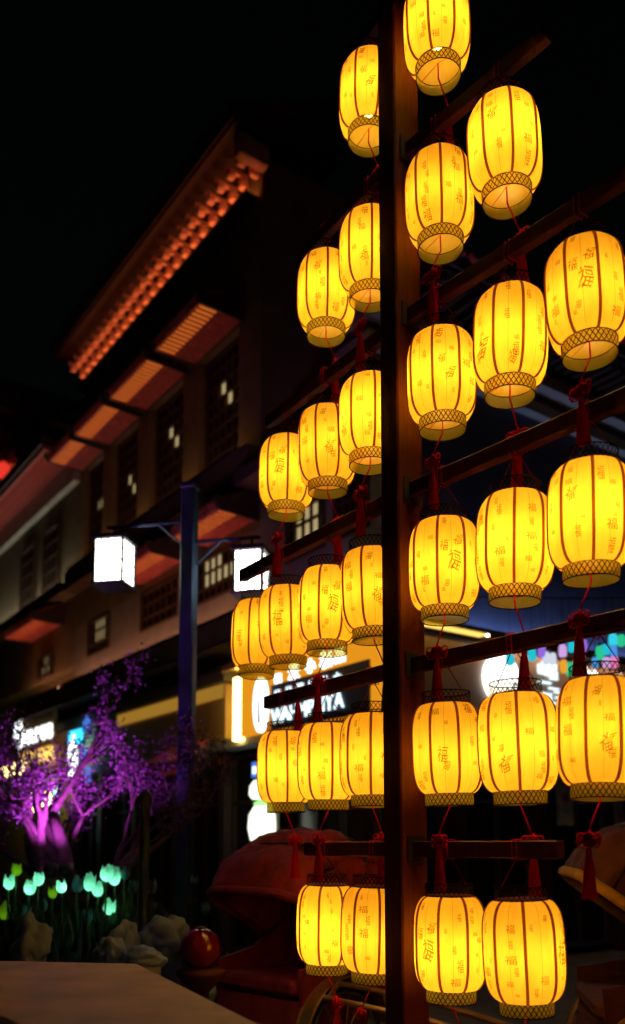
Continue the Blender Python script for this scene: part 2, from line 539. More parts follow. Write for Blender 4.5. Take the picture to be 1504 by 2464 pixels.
def lattice_window(par, s0, s1, z0, z1, o, nx, nz, lit=(), m='pane_warm'):
    w = hb('window', 'dark_wood', (0, 0, 0), (0.01, .01, .01), par)
    b = MB(); t = .05
    b.box((s0, o, z0), (s0 + t, o + .08, z1)); b.box((s1 - t, o, z0), (s1, o + .08, z1))
    b.box((s0 + t, o, z0), (s1 - t, o + .08, z0 + t)); b.box((s0 + t, o, z1 - t), (s1 - t, o + .08, z1))
    w.data = b.mesh('window', 'dark_wood')
    b = MB()
    for i in range(1, nx):
        x = s0 + (s1 - s0) * i / nx; b.box((x - .014, o + .02, z0 + t), (x + .014, o + .055, z1 - t))
    for i in range(1, nz):
        z = z0 + (z1 - z0) * i / nz; b.box((s0 + t, o + .022, z - .014), (s1 - t, o + .053, z + .014))
    b.build('muntins', 'dark_wood', w)
    for i in range(nx):
        for k in range(nz):
            x0 = s0 + (s1 - s0) * i / nx; x1 = s0 + (s1 - s0) * (i + 1) / nx
            a0 = z0 + (z1 - z0) * k / nz; a1 = z0 + (z1 - z0) * (k + 1) / nz
            MB().box((x0 + .02, o + .004, a0 + .02), (x1 - .02, o + .016, a1 - .02)).build('pane', m if (i, k) in lit else 'window_dark', w)
    return w

LIT3 = [{(2, 5), (3, 6)}, {(2, 5), (3, 6)}, {(2, 4), (3, 5)}, {(2, 5), (3, 5)}]
for i, (a, b_) in enumerate(AW):
    lattice_window(house, a + .12, b_ - .12, 7.37, 9.59, -.2, 6, 9, LIT3[i])

tile_me = MB().lathe([(.045, 0), (.045, .30)], 10, Matrix.Rotation(R(90), 4, 'X'), True, True).mesh('tile_row', 'tile', True)
def awning(par, s0, s1, z, depth=.72, lit=True, m='red_paint'):
    a = hb('awning', m, (s0, .01, z), (s1, depth, z + .05), par)          # soffit board
    # rafters under the soffit
    n = max(4, int((s1 - s0) / .115))
    for i in range(n + 1):
        x = s0 + .03 + (s1 - s0 - .06) * i / n
        MB().bbox((x - .020, .012, z - .034), (x + .020, depth + .03, z - .014), .006).build('rafter', m, a)
    if lit:
        MB().box((s0 + .02, depth - .30, z - .012), (s1 - .02, depth - .01, z - .003)).build('light_strip', 'led_orange', a)
    # tiles: sloping slab and round cover tiles that end in drip caps
    sl = MB(); zz = z + .052
    sl.add([(s0, .012, zz), (s1, .012, zz), (s1, depth + .03, zz), (s0, depth + .03, zz), (s0, .012, zz + .42), (s1, .012, zz + .42), (s1, depth + .03, zz + .04), (s0, depth + .03, zz + .04)],
           [(3, 2, 1, 0), (4, 5, 6, 7), (0, 1, 5, 4), (1, 2, 6, 5), (2, 3, 7, 6), (3, 0, 4, 7)])
    sl.build('tile_slab', 'tile', a)
    n = int((s1 - s0) / .115)
    ln = math.hypot(depth + .02, .38); sl_a = math.atan2(.38, depth + .02)
    me = MB().lathe([(.05, 0), (.05, .02), (.036, .022), (.036, ln)], 9, Matrix.Rotation(-sl_a, 4, 'X') @ Matrix.Rotation(R(90), 4, 'X'), True, True).mesh('cover_tile', m, True)
    for i in range(n + 1):
        x = s0 + .05 + (s1 - s0 - .1) * i / n
        put('cover_tile', me, a, (x, depth + .06, zz + .035))
    tip = MB().bbox((-.03, depth - .01, z - .035), (.03, depth + .055, z + .03), .01).mesh('drip_tile', m)
    for i in range(n):
        put('drip_tile', tip, a, (s0 + .05 + (s1 - s0 - .1) * (i + .5) / n, 0, 0))
    # end boards with a raised horn
    for x in (s0 - .035, s1):
        e = MB()
        P = [(.0, z - .07), (depth + .02, z - .04), (depth + .14, z + .10), (depth + .10, z + .16), (depth * .7, z + .13), (0, z + .58)]
        e.add([(x, o, q) for o, q in P] + [(x + .034, o, q) for o, q in P], [(0, 1, 2, 3, 4, 5), (11, 10, 9, 8, 7, 6)] + [(i, (i + 1) % 6, (i + 1) % 6 + 6, i + 6)[::-1] for i in range(6)])
        e.build('end_board', 'dark_wood', a)
    return a
for a, b_ in AW: awning(house, a, b_, 9.66)
for a, b_ in ((.86, 2.34), (3.1, 4.8)): awning(house, a, b_, 6.36, .62)
awning(house, 8.95, 11.1, 6.5, .62)

# main roof
RZ = 12.04
roof = MB()
roof.add([(.45, -2.2, RZ + 1.7), (8.1, -2.2, RZ + 1.7), (8.1, .76, RZ + .16), (.45, .76, RZ + .16), (.45, -2.2, RZ + 1.5), (8.1, -2.2, RZ + 1.5), (8.1, .74, RZ + .04), (.45, .74, RZ + .04)],
         [(0, 1, 2, 3), (7, 6, 5, 4), (0, 4, 5, 1), (1, 5, 6, 2), (2, 6, 7, 3), (3, 7, 4, 0)])
roof_o = roof.build('roof', 'tile', house)
hb('fascia', 'deep_red', (.47, .62, RZ - .05), (8.08, .66, RZ + .035), roof_o)
hb('soffit', 'deep_red', (.47, .012, RZ - .02), (8.08, .618, RZ + .034), roof_o)
hb('gutter_moulding', 'deep_red', (.45, .662, RZ - .02), (8.10, .71, RZ + .03), roof_o)
ln = math.hypot(2.96, 1.54); ra = math.atan2(1.54, 2.96)
rt = MB().lathe([(.07, 0), (.07, .03), (.055, .032), (.055, ln)], 9, Matrix.Rotation(-ra, 4, 'X') @ Matrix.Rotation(R(90), 4, 'X'), True, True).mesh('cover_tile', 'tile', True)
for i in range(34): put('cover_tile', rt, roof_o, (.56 + i * .2245, 0.78, RZ + .17))
bk = MB()
bk.bbox((-.06, .0, -.36), (.06, .15, -.20), .025); bk.bbox((-.035, .0, -.18), (.035, .42, -.10), .015)
bk_me = bk.mesh('bracket', 'salmon')
bt_me = MB().bbox((-.065, .24, -.29), (.065, .38, -.12), .03).mesh('bracket_tip', 'salmon')
for i in range(23):
    s = .90 + i * .318
    k = put('bracket', bk_me, roof_o, (s, .004, RZ - .02)); put('bracket_tip', bt_me, k)
cb = MB().bbox((-.10, .0, -.36), (.10, .52, -.03), .02).build('corner_bracket', 'salmon', roof_o, loc=(.68, .003, RZ - .02))
# light trough on the wall under the eave
tr = MB()
tr.box((.9, .005, 11.36), (8.0, .20, 11.385)); tr.box((.9, .20, 11.36), (8.0, .215, 11.44)); 
tr_o = tr.build('light_trough', 'iron', house)
MB().box((.93, .03, 11.387), (7.97, .17, 11.40)).build('light_strip', 'trough', tr_o)

# unseen light troughs added on the floor bands to brighten walls and awnings above
def trough(s0, s1, o, z, m):
    t = MB().box((s0, o - .12, z), (s1, o, z + .02)); t.box((s0, o - .012, z + .02), (s1, o, z + .06))
    t_ = t.build('light_trough', 'iron', house)
    MB().box((s0 + .03, o - .10, z + .021), (s1 - .03, o - .03, z + .03)).build('light_strip', m, t_)
trough(1.2, 8.0, .29, 7.363, 'added_wash_warm')
trough(.9, 8.0, .33, 4.903, 'added_wash_rose')
trough(8.3, 11.1, .33, 4.903, 'added_wash_rose')
# second floor
hb('second_floor_wall', 'plaster_grey', (S0, -.3, 4.9), (S1, 0, 5.45))
for a, b_ in ((S0, 1.35), (2.75, 3.4), (4.9, 6.3), (7.5, S1)): hb('pier', 'plaster_grey', (a, -.3, 5.45), (b_, 0, 6.2))
lattice_window(house, 1.35, 2.75, 5.45, 6.19, -.07, 7, 3, {(2, 1), (3, 1), (4, 1), (5, 1), (3, 2), (4, 2), (5, 2), (1, 1)})
lattice_window(house, 3.4, 4.9, 5.45, 6.19, -.07, 6, 3, set())
lattice_window(house, 6.3, 7.5, 5.45, 6.19, -.07, 7, 3, {(2, 1), (3, 1), (4, 1), (3, 2), (4, 2), (2, 2)})
hb('lower_band', 'plaster', (S0, -.28, 4.55), (S1 + 3, .34, 4.9))
hb('band_moulding', 'dark_wood', (S0, -.26, 4.5), (S1 + 3, .38, 4.548))
# wing close to the corner
hb('wing_wall', 'plaster_grey', (-1.9, -.3, 4.2), (S0 - .003, 0, 5.45))
for a, b_ in ((-1.9, -1.7), (-.95, -.8), (.15, S0 - .003)): hb('pier', 'plaster_grey', (a, -.3, 5.45), (b_, 0, 6.2))
lattice_window(house, -.8, .15, 5.45, 6.19, -.07, 5, 3, {(1, 1), (2, 1), (3, 1), (1, 2), (2, 2), (3, 2)})
lattice_window(house, -1.7, -.95, 5.45, 6.19, -.07, 5, 3, set())
hb('wing_head', 'plaster_grey', (-1.9, -.3, 6.2), (S0 - .003, .003, 6.7))
hb('wing_eave', 'tile', (-1.95, -.7, 6.7), (S0 - .003, .45, 6.9))
# far wing: long pink eave with a pale cornice
hb('far_wing_eave', 'red_paint', (S1 + .1, .01, 10.0), (15.1, .78, 10.10))
hb('far_wing_roof', 'tile', (S1 + .1, -.2, 10.103), (15.15, .85, 10.32))
for i in range(34): MB().bbox((-.03, .02, 9.94), (.03, .70, 9.998), .006).build('rafter', 'red_paint', house, loc=(8.4 + i * .2, 0, 0))
hb('pale_cornice', 'cornice', (S1 + .003, -.25, 9.45), (15.1, .16, 9.92))
hb('far_wing_front', 'plaster', (S1 + .003, -.3, 5.4), (15.1, 0, 9.45))
hb('far_wing_added_ledge', 'plaster', (S1 + .003, -.25, 6.95), (15.1, .34, 7.15))  # ledge added to carry the white strip
trough(8.3, 15.0, .33, 7.153, 'added_wash_white')  # unseen white strip added to brighten the pale cornice
for s in (9.2, 10.9): lattice_window(house, s, s + 1.1, 7.2, 8.9, .003, 4, 5, set())
lattice_window(house, 9.5, 10.4, 5.45, 5.95, .003, 5, 2, {(1, 0), (2, 1), (3, 0)})
# ground floor: shop fascia, glazed doors, posts
hb('shop_fascia', 'orange_board', (1.55, -.3, 3.18), (S1 + 3, .12, 4.0))
hb('fascia_rail', 'cornice', (-1.95, -.3, 3.02), (S1 + 3, .18, 3.14))
hb('fascia_top', 'plaster', (1.5, -.3, 4.03), (S1 + 3, .18, 4.2))
hb('painted_fascia_glow', 'painted_fascia_glow', (1.6, .121, 3.80), (5.5, .15, 4.0))  # amber light on the fascia painted as a weakly glowing band
hb('shop_back_wall', 'dark_board', (-1.9, -.9, 0), (S1, -.6, 3.18))
for s in (-1.9, -1.25, .25, 1.75, 3.3, 4.9, 6.5, 8.0): hb('door_post', 'dark_wood', (s, -.28, 0), (s + .16, .02, 3.0))
for s in (-1.05, .45, 1.95, 3.5, 5.1, 6.7):
    d = hb('glass_door', 'window_dark', (s, -.2, .06), (s + 1.28, -.17, 2.95))
    dr = MB()
    for x in (s, s + .61, s + 1.24): dr.box((x, -.168, .06), (x + .05, -.12, 2.95))
    for z in (.06, .7, 2.2, 2.89): dr.box((s + .05, -.166, z), (s + 1.24, -.125, z + .06))
    dr.build('door_frame', 'dark_wood', d)
aw2 = awning(house, 2.0, 3.4, 2.78, .5, True)

# big lit shop sign near the corner
sg = FL.thing('shop_sign', 'large orange shop signboard with white lit oval and white lettering behind lanterns', 'sign', 1.0, .12, 3.0)
def sb(name, m, a, b, par=sg): return MB().box(a, b).build(name, m, par)
sb('board', 'orange_glow', (-3.05, .0, .12), (-.10, .12, .98))
sb('edge_light', 'edge_yellow', (-.098, .0, .08), (.05, .16, .98))
sb('top_light', 'strip_amber', (-3.0, .20, 1.085), (-.12, .24, 1.098))
hd_ = MB().box((-3.1, -.02, 1.10), (.08, .34, 1.14)); hd_.box((-3.1, .325, 1.05), (.08, .34, 1.10)); hd_.build('top_hood', 'orange_board', sg)
sb('dark_panel', 'dark_board', (-2.98, .122, .125), (-.92, .15, .73))
MB().lathe([(.001, 0), (.165, 0), (.165, .05), (.001, .05)], 28, Matrix.Translation((-.70, .142, .50)) @ Matrix.Scale(2.3, 4, (0, 0, 1)) @ Matrix.Rotation(R(-90), 4, 'X')).build('lit_oval', 'sign_white', sg)
MB().tube([(-.71, .205, .24), (-.70, .205, .5), (-.69, .205, .74)], [.022, .016, .010], 6).build('oval_mark', 'iron', sg)
for ch, s_, z, h in (('口', -1.08, .80, .14), ('米', -1.45, .84, .22), ('小', -1.82, .85, .18), ('和', -2.15, .87, .22), ('品', -2.42, .88, .20)):
    letter_mesh(ch, h, .04).build('letter', 'sign_white', sg, loc=(s_, .122, z))
for i_, ch in enumerate('口日田曰云亡'):
    letter_mesh(ch, .14, .02).build('letter', 'sign_dim', sg, loc=(-1.10 - i_ * .26, .152, .58 + i_ * .004))
for i_, ch in enumerate('WAHMPHYA'):
    letter_mesh(ch, .26, .02).build('letter', 'sign_dim', sg, loc=(-1.10 - i_ * .19, .153, .30 + i_ * .004))

# farther signs down the street
s2 = FL.thing('shop_sign', 'far orange sign with a white oval and white letters left of the purple tree', 'sign', 9.7, .2, 3.75)
MB().box((-1.1, 0, 0), (1.5, .1, .75)).build('board', 'orange_board', s2)
MB().lathe([(.001, 0), (.24, 0), (.24, .05), (.001, .05)], 24, Matrix.Translation((1.15, .11, .40)) @ Matrix.Scale(1.55, 4, (0, 0, 1)) @ Matrix.Rotation(R(-90), 4, 'X')).build('lit_oval', 'sign_white', s2)
for i, ch in enumerate('WAPUB'):
    letter_mesh(ch, .42, .04).build('letter', 'sign_white', s2, loc=(.66 - i * .42, .102, .30))
s3 = FL.thing('light_panel', 'long amber lit canopy panel under the far orange sign', 'light panel', 9.6, .2, 3.42)
for s in (.95, -.35): MB().bbox((s - .55, 0, 0), (s + .42, .1, .30), .02).build('lit_panel', 'pane_amber', s3)
s4 = FL.thing('window_sign', 'row of small yellow lit panes low beside the far oval sign', 'sign', 11.0, .3, 3.25)
for s, w in ((1.3, .12), (.7, .14), (-.05, .55), (-.50, .10)): MB().box((s - w / 2 - .1, 0, 0), (s + w / 2, .05, .28)).build('pane', 'edge_yellow', s4)
s5 = FL.thing('blue_sign', 'small bright blue lit shop sign with rounded corners', 'sign', 7.1, .3, 3.55)
MB().bbox((-.32, 0, 0), (.32, .08, .34), .03).build('panel', 'sign_blue', s5)
for i, ch in enumerate('中'): letter_mesh(ch, .2, .01).build('letter', 'sign_white', s5, loc=(.0, .082, .17))
s6 = FL.thing('blue_sign', 'dim blue sign lettering beside the bright blue sign', 'sign', 6.6, .3, 2.95)
for ch, s, z in (('山', 0, 1.0), ('田', .1, .4), ('目', .5, .25), ('日', -.1, 0)): letter_mesh(ch, .34, .03).build('letter', 'sign_deep_blue', s6, loc=(s, 0, z))
s7 = FL.thing('oval_sign', 'white glowing oval sign below the blue signs', 'sign', 7.1, .35, 2.92)
MB().lathe([(.001, 0), (.17, 0), (.17, .08), (.001, .08)], 24, Matrix.Translation((0, 0, .38)) @ Matrix.Scale(2.1, 4, (0, 0, 1)) @ Matrix.Rotation(R(-90), 4, 'X')).build('lit_oval', 'sign_white', s7)
MB().tube([(0, .04, .0), (0, .04, .78)], .02, 6).build('stem', 'iron', s7)
s8 = FL.thing('tube_light', 'upright cyan-white tube light behind the purple tree', 'light', 8.1, .3, 1.75)
MB().tube([(0, .05, 0), (0, .05, 1.05)], .05, 10).build('tube', 'tube_cyan', s8); MB().box((-.07, -.02, -.05), (.07, .0, 1.1)).build('backplate', 'iron', s8)
for k, (s, z, lb) in enumerate(((9.9, 2.35, 'warm white globe light at a far doorway, left one of the pair'), (9.05, 2.4, 'warm white globe light at a far doorway, right one of the pair'))):
    s9 = FL.thing('wall_light', lb, 'light', s, .25, z, 'far doorway lights')
    MB().lathe([(.02, 0), (.09, .06), (.12, .2), (.09, .36), (.02, .42)], 14, cap0=True, cap1=True).build('globe', 'edge_yellow', s9, True)
    MB().box((-.03, -.25, .18), (.03, -.08, .24)).build('bracket', 'iron', s9)
# blue cloth canopy over the far shop
cl = FL.thing('shop_canopy', 'sagging blue-grey cloth canopy below the far orange sign', 'canopy', 8.9, .2, 2.5)
b = MB()
for i in range(9):
    for j in range(6):
        b.v.append((-1 + i * .25, j * .2, .9 - j * .13 - .12 * math.sin(math.pi * i / 8) + .015 * math.sin(i * 3 + j)))
for i in range(8):
    for j in range(5): b.f.append((i * 6 + j, i * 6 + j + 1, i * 6 + 7 + j, i * 6 + 6 + j))
mat('blue_cloth', (.16, .20, .38), .8); b.build('cloth', 'blue_cloth', cl, True)
MB().tube([(-1, 1.0, .24), (1, 1.0, .24)], .02, 6).build('front_rail', 'iron', cl)
# round display in the glazed door and small notice
dp = FL.thing('display_lamp', 'round white and green glowing shop display behind the lanterns', 'display', .50, .12, 1.62)
MB().lathe([(.10, 0), (.17, .06), (.205, .22), (.19, .40), (.12, .52)], 20, cap0=True, cap1=True).build('body', 'display', dp, True)
MB().lathe([(.11, .525), (.13, .56), (.05, .60)], 16, cap1=True).build('green_top', 'display_green', dp, True)
MB().lathe([(.09, .62), (.13, .68), (.12, .80), (.06, .88)], 16, cap0=True, cap1=True, M=Matrix.Translation((.12, 0, 0))).build('upper_globe', 'display', dp, True)
MB().box((-.10, -.10, -1.5), (.10, .10, 0)).build('stand', 'iron', dp)
nt_ = FL.thing('notice', 'small pale blue notice on the shop glass', 'notice', 1.06, -.11, 2.58)
MB().box((-.07, 0, 0), (.09, .012, .22)).build('sheet', 'sign_deep_blue', nt_)
MB().box((-.05, .013, .05), (.07, .016, .16)).build('print', 'sign_dim', nt_)

# ------------------------------------------------------------------ corner house on the right
FR = Frame(2.5, 12.0, math.atan2(-.5816, -.8135))
ch_ = FR.thing('corner_house', 'dark blue house across the corner with pale cornice bands and tiled eave', 'building', 0, 0, 0)
def cb2(name, m, a, b): return MB().box(a, b).build(name, m, ch_)
cb2('wall', 'navy', (-14, -.6, 3.0), (2.25, 0, 8.0))
cb2('cornice_band', 'cornice', (-14, -.6, 8.0), (2.3, .16, 8.17)); cb2('cornice_band', 'cornice', (-14, -.6, 8.33), (2.35, .34, 8.52))
cb2('cornice_recess', 'dark_wood', (-14, -.6, 8.17), (2.27, .08, 8.33))
cb2('soffit', 'dark_wood', (-14.1, -.7, 8.75), (2.4, .95, 8.82)); cb2('frieze', 'navy', (-14, -.6, 8.52), (2.27, .02, 8.75))
ct = cb2('roof', 'tile', (-14.1, -.7, 8.822), (2.45, 1.0, 9.0))
rf = MB().bbox((-.035, .36, 8.62), (.035, .93, 8.748), .01).mesh('rafter', 'dark_wood')
tl = MB().lathe([(.065, 0), (.065, .5)], 9, Matrix.Rotation(R(90), 4, 'X'), True, True).mesh('cover_tile', 'red_paint', True)
for i in range(52):
    put('rafter', rf, ch_, (2.3 - i * .2, 0, 0)); put('cover_tile', tl, ct, (2.3 - i * .2, 1.05, 9.03))
cb2('shop_back', 'navy', (-14, -1.2, 0), (2.2, -1.0, 3.0))
for s in (2.0, .55, -1.15, -2.9, -4.6): cb2('shop_post', 'dark_wood', (s, -.4, 0), (s + .2, .03, 3.0))
for s in (.8, -.9, -2.65, -4.35):
    w = cb2('shop_glass', 'window_dark', (s, -.22, .1), (s + 1.35, -.2, 2.95))
    b = MB()
    for x in (s, s + .65, s + 1.29): b.box((x, -.198, .1), (x + .06, -.14, 2.95))
    for z in (.1, 2.2, 2.88): b.box((s + .06, -.196, z), (s + 1.29, -.145, z + .07))
    b.build('shop_frame', 'navy', w)
cl_ = MB().box((-9, .02, 4.46), (1.9, .22, 4.48)); cl_.box((-9, .21, 4.48), (1.9, .225, 4.54))
cl_o = cl_.build('light_trough', 'iron', ch_)
MB().box((-8.9, .05, 4.481), (1.8, .18, 4.49)).build('light_strip', 'added_wash_cool', cl_o)  # unseen blue strip added to brighten the wall and cornice above
cs = FR.thing('shop_sign', 'beige signboard with glowing white disc and white characters behind the right lanterns', 'sign', 0, .12, 3.2)
MB().box((-4.5, 0, 0), (2.0, .1, 1.08)).build('board', 'beige_board', cs)
hd_ = MB().box((-4.55, -.02, 1.2), (2.05, .34, 1.25)); hd_.box((-4.55, .328, 1.13), (.52, .34, 1.2)); hd_.build('hood', 'plaster', cs)
MB().box((-4.4, .24, 1.185), (.5, .28, 1.198)).build('top_light', 'added_strip_soft', cs)  # strip added behind the hood lip to brighten the board
MB().box((.55, .18, 1.17), (1.95, .29, 1.198)).build('amber_light', 'pane_amber', cs)
MB().lathe([(.001, 0), (.345, 0), (.345, .06), (.001, .06)], 36, Matrix.Translation((.09, .11, .665)) @ Matrix.Rotation(R(-90), 4, 'X')).build('lit_disc', 'sign_white', cs)
mk = MB().box((-.22, .172, .60), (-.06, .178, .63)); mk.box((-.15, .172, .52), (-.11, .178, .60)); mk.box((-.26, .172, .50), (.05, .178, .525))
mk.build('disc_mark', 'dark_board', cs)
for ch, s, z, h in (('山', -.78, .92, .2), ('出', -1.0, .92, .22), ('一', -.82, .72, .26), ('二', -1.02, .72, .22), ('M', -.72, .50, .2), ('A', -.86, .50, .2), ('L', -.97, .50, .2), ('三', -1.12, .52, .22)):
    letter_mesh(ch, h, .03).build('letter', 'sign_dim', cs, loc=(s, .11, z))
for ch, s, z in (('十', -1.78, .95), ('米', -1.95, .93), ('大', -2.6, .95)):
    letter_mesh(ch, .2, .03).build('letter', 'sign_white', cs, loc=(s, .11, z))
for (s, z, w, h, lb) in ((-1.45, 1.9, .36, .75, 'pale poster on the corner shop front between the lower lanterns'), (-2.75, 1.75, .2, .6, 'narrow pale poster on the corner shop front at the right edge')):
    p = FR.thing('poster', lb, 'poster', s, .04, z)
    MB().box((-w / 2, 0, 0), (w / 2, .012, h)).build('sheet', 'poster', p)
    MB().box((-w / 2 - .02, -.01, -.02), (w / 2 + .02, -.001, h + .02)).build('backing', 'navy', p)
    MB().bbox((-.06, .013, h * .45), (.06, .018, h * .62), .001).build('printed_mark', 'red_cloth', p)

# ------------------------------------------------------------------ coloured hanging lamps over the right shop
def ray(x, y):
    u = (x - 752) / 2100; w = (1833 - y) / 2100
    d = Vector((u, math.cos(PITCH) - w * math.sin(PITCH), math.sin(PITCH) + w * math.cos(PITCH)))
    return d / d.y
def at(x, y, Y):
    d = ray(x, y); return Vector((0, 0, EYE)) + d * Y
hues = {'teal': (.02, .62, .75), 'violet': (.35, .16, .85), 'lilac': (.75, .45, .95), 'orange': (1, .42, .03), 'green': (.03, .65, .30), 'cyan': (.05, .75, .95), 'blue': (.08, .35, .90), 'pink': (.95, .25, .60), 'white': (.75, .80, .95)}
for k, v in hues.items(): emit('glow_' + k, v, .85)
HL = [('teal', 1227, 1586), ('teal', 1280, 1573), ('violet', 1304, 1567), ('white', 1330, 1584), ('lilac', 1354, 1565), ('teal', 1375, 1556), ('violet', 1403, 1552), ('lilac', 1398, 1580), ('orange', 1356, 1602), ('green', 1372, 1609), ('orange', 1388, 1600), ('blue', 1432, 1594), ('green', 1443, 1570), ('teal', 1455, 1563), ('cyan', 1475, 1538), ('blue', 1476, 1566), ('pink', 1478, 1592), ('green', 1495, 1540), ('lilac', 1459, 1594), ('white', 1314, 1582)]
wire = at(1360, 1440, 9.2)
ow = thing('overhead_wire', 'dark overhead wire strung above the small coloured lamps', 'wire', (0, 9.2, wire.z))
pw = [(at(985 + i * 75, 1440, 9.2).x, 0, .06 * ((i - 5) / 5) ** 2) for i in range(11)]
MB().tube(pw, .008, 5).build('cable', 'iron', ow)
for x in (pw[0][0], pw[-1][0]): MB().tube([(x, 0, .12), (x, 0, -wire.z)], .03, 8).build('mast', 'iron', ow)
seen = {}
order = sorted(HL, key=lambda t: t[1])
tot = {h: sum(1 for q in HL if q[0] == h) for h in hues}
ORD = ['first', 'second', 'third', 'fourth']
for (h, x, y) in order:
    p = at(x, y, 9.2); seen[h] = seen.get(h, 0) + 1
    lb = ('small %s glowing lamp hung over the right shop sign' % h) + ('' if tot[h] == 1 else ', %s %s one from the left' % (ORD[seen[h] - 1], h))
    o = thing('hanging_lamp', lb, 'hanging lamp', tuple(p), random.uniform(0, 6), 'small coloured lamps on the overhead wire')
    w = random.uniform(.036, .05); hh = random.uniform(.06, .085)
    MB().lathe([(w * .5, -hh), (w * .95, -hh * .8), (w, -hh * .1), (w * .9, hh * .6), (w * .45, hh * .85)], 12, cap0=True, cap1=True).build('shade', 'glow_' + h, o, True)
    MB().lathe([(w * .5, hh * .86), (w * .5, hh * 1.1), (w * .2, hh * 1.2)], 10, cap0=True, cap1=True).build('cap', 'iron', o)
    MB().tube([(0, 0, hh * 1.15), (0, 0, wire.z + .02 - p.z)], .0025, 4).build('string', 'iron', o)

# ------------------------------------------------------------------ far building at the end of the street
fb = FL.thing('far_house', 'dim far house rising behind the street with a small pink awning', 'building', 16, 0, 0)
def fbx(name, m, a, b): return MB().box(a, b).build(name, m, fb)
fbx('wall', 'plaster', (0, -7, 0), (4, .3, 14.1)); fbx('eave_board', 'plaster', (-.35, -7.2, 14.45), (4.2, .6, 14.75)); fbx('roof', 'tile', (-.6, -7.4, 14.755), (4.4, .8, 15.2))
fbx('upper_wall', 'dark_wood', (.05, -6.9, 14.1), (3.9, .25, 14.45))
fa = fbx('awning', 'red_paint', (-.5, -1.72, 12.75), (-.003, -.6, 12.9))
for i in range(7): MB().bbox((-.56, -1.70 + i * .16, 12.86), (-.02, -1.60 + i * .16, 13.22), .02).build('cover_tile', 'red_paint', fa)
fbx('awning_board', 'cornice', (-.10, -1.72, 12.2), (-.004, -.6, 12.745))
ft = MB().box((-.28, -1.8, 11.6), (-.003, -.4, 11.62)); ft.box((-.28, -1.8, 11.62), (-.265, -.4, 11.70))
MB().box((-.24, -1.75, 11.621), (-.05, -.45, 11.63)).build('light_strip', 'added_wash_warm', ft.build('light_trough', 'iron', fb))  # unseen trough added to brighten the far awning
fp = FL.at(15.6, -.42, 12.5)
rl = thing('red_lantern', 'small glowing red round lantern at the left edge by the far awning', 'lantern', fp)
MB().lathe([(.06, -.24), (.15, -.18), (.19, 0), (.15, .18), (.06, .24)], 16, cap0=True, cap1=True, ripple=lambda a, k: 1 + .04 * math.cos(8 * a)).build('shade', 'red_glow', rl, True)
MB().lathe([(.09, .262), (.09, .32)], 12, cap0=True, cap1=True).build('cap', 'brass', rl); MB().tube([(0, 0, .32), (0, 0, .75)], .012, 5).build('cord', 'iron', rl)
MB().tube([(0, 0, .75), (.4 * math.cos(FL.a), .4 * math.sin(FL.a), .75)], .02, 6).build('bracket', 'iron', rl)

# ------------------------------------------------------------------ street lamp with two box lanterns
pp = at(450, 1700, 8.0)
lp = thing('street_lamp', 'blue street lamp post with two glowing white box lanterns on arms', 'street lamp', (pp.x, 8.0, 0), R(-12))
PT = at(450, 1180, 8.0).z
MB().bbox((-.068, -.068, .3), (.068, .068, PT), .012).build('pole', 'blue_paint', lp)
MB().bbox((-.13, -.13, 0), (.13, .13, .3), .02).build('pole_base', 'blue_paint', lp)
MB().bbox((-.078, -.078, PT + .002), (.078, .078, PT + .06), .012).build('pole_cap', 'blue_paint', lp)
for sgn, zz, dx, sc in ((-1, at(260, 1345, 8).z, at(258, 1345, 7.86).x - pp.x, 1.0), (1, at(610, 1392, 8).z, at(610, 1388, 8.13).x - pp.x, .92)):
    dx /= math.cos(R(12))
    w, h = .142 * sc, .205 * sc
    za = zz + h + .16
    arm = MB().tube([(sgn * .068, 0, za), (dx + sgn * .08, 0, za)], .018, 8); arm.tube([(sgn * .068, 0, za - .22), (sgn * .32, 0, za)], .012, 6)
    ao = arm.build('arm', 'blue_paint', lp)
    box = MB()
    for x in (-1, 1):
        for y in (-1, 1): box.bbox((dx + x * w - .012, y * w - .012, zz - h), (dx + x * w + .012, y * w + .012, zz + h), .003)
    box.bbox((dx - w - .03, -w - .03, zz + h), (dx + w + .03, w + .03, zz + h + .05), .01); box.bbox((dx - w - .03, -w - .03, zz - h - .03), (dx + w + .03, w + .03, zz - h), .01)
    box.tube([(dx, 0, zz + h + .05), (dx, 0, za - .015)], .012, 6)
    lo = box.build('lamp_frame', 'iron', lp)
    mu = MB()
    for k in range(4):
        Mx = Matrix.Translation((dx, 0, zz)) @ Matrix.Rotation(k * math.pi / 2, 4, 'Z')
        MB().box((-w + .013, w - .012, -h + .002), (w - .013, w - .006, h - .002), Mx).build('pane', 'lamp_white', lo)
        for u in (-.5, 0, .5): mu.box((u * w - .006, w - .005, -h + .001), (u * w + .006, w + .004, h - .001), Mx)
        for u in (-.55, 0, .55): mu.box((-w + .013, w - .004, u * h - .005), (w - .013, w + .003, u * h + .005), Mx)
    mu.build('muntins', 'iron', lo)
# slim dark post in front of the flower bed
sp = at(343, 2300, 5.6)
po = thing('slim_post', 'slim dark blue post standing among the rocks', 'post', (sp.x, 5.6, 0))
MB().lathe([(.06, 0), (.06, .05), (.034, .07), (.032, 1.86), (.045, 1.88), (.045, 1.92), (.01, 1.96)], 14, cap0=True, cap1=True).build('shaft', 'blue_paint', po, True)

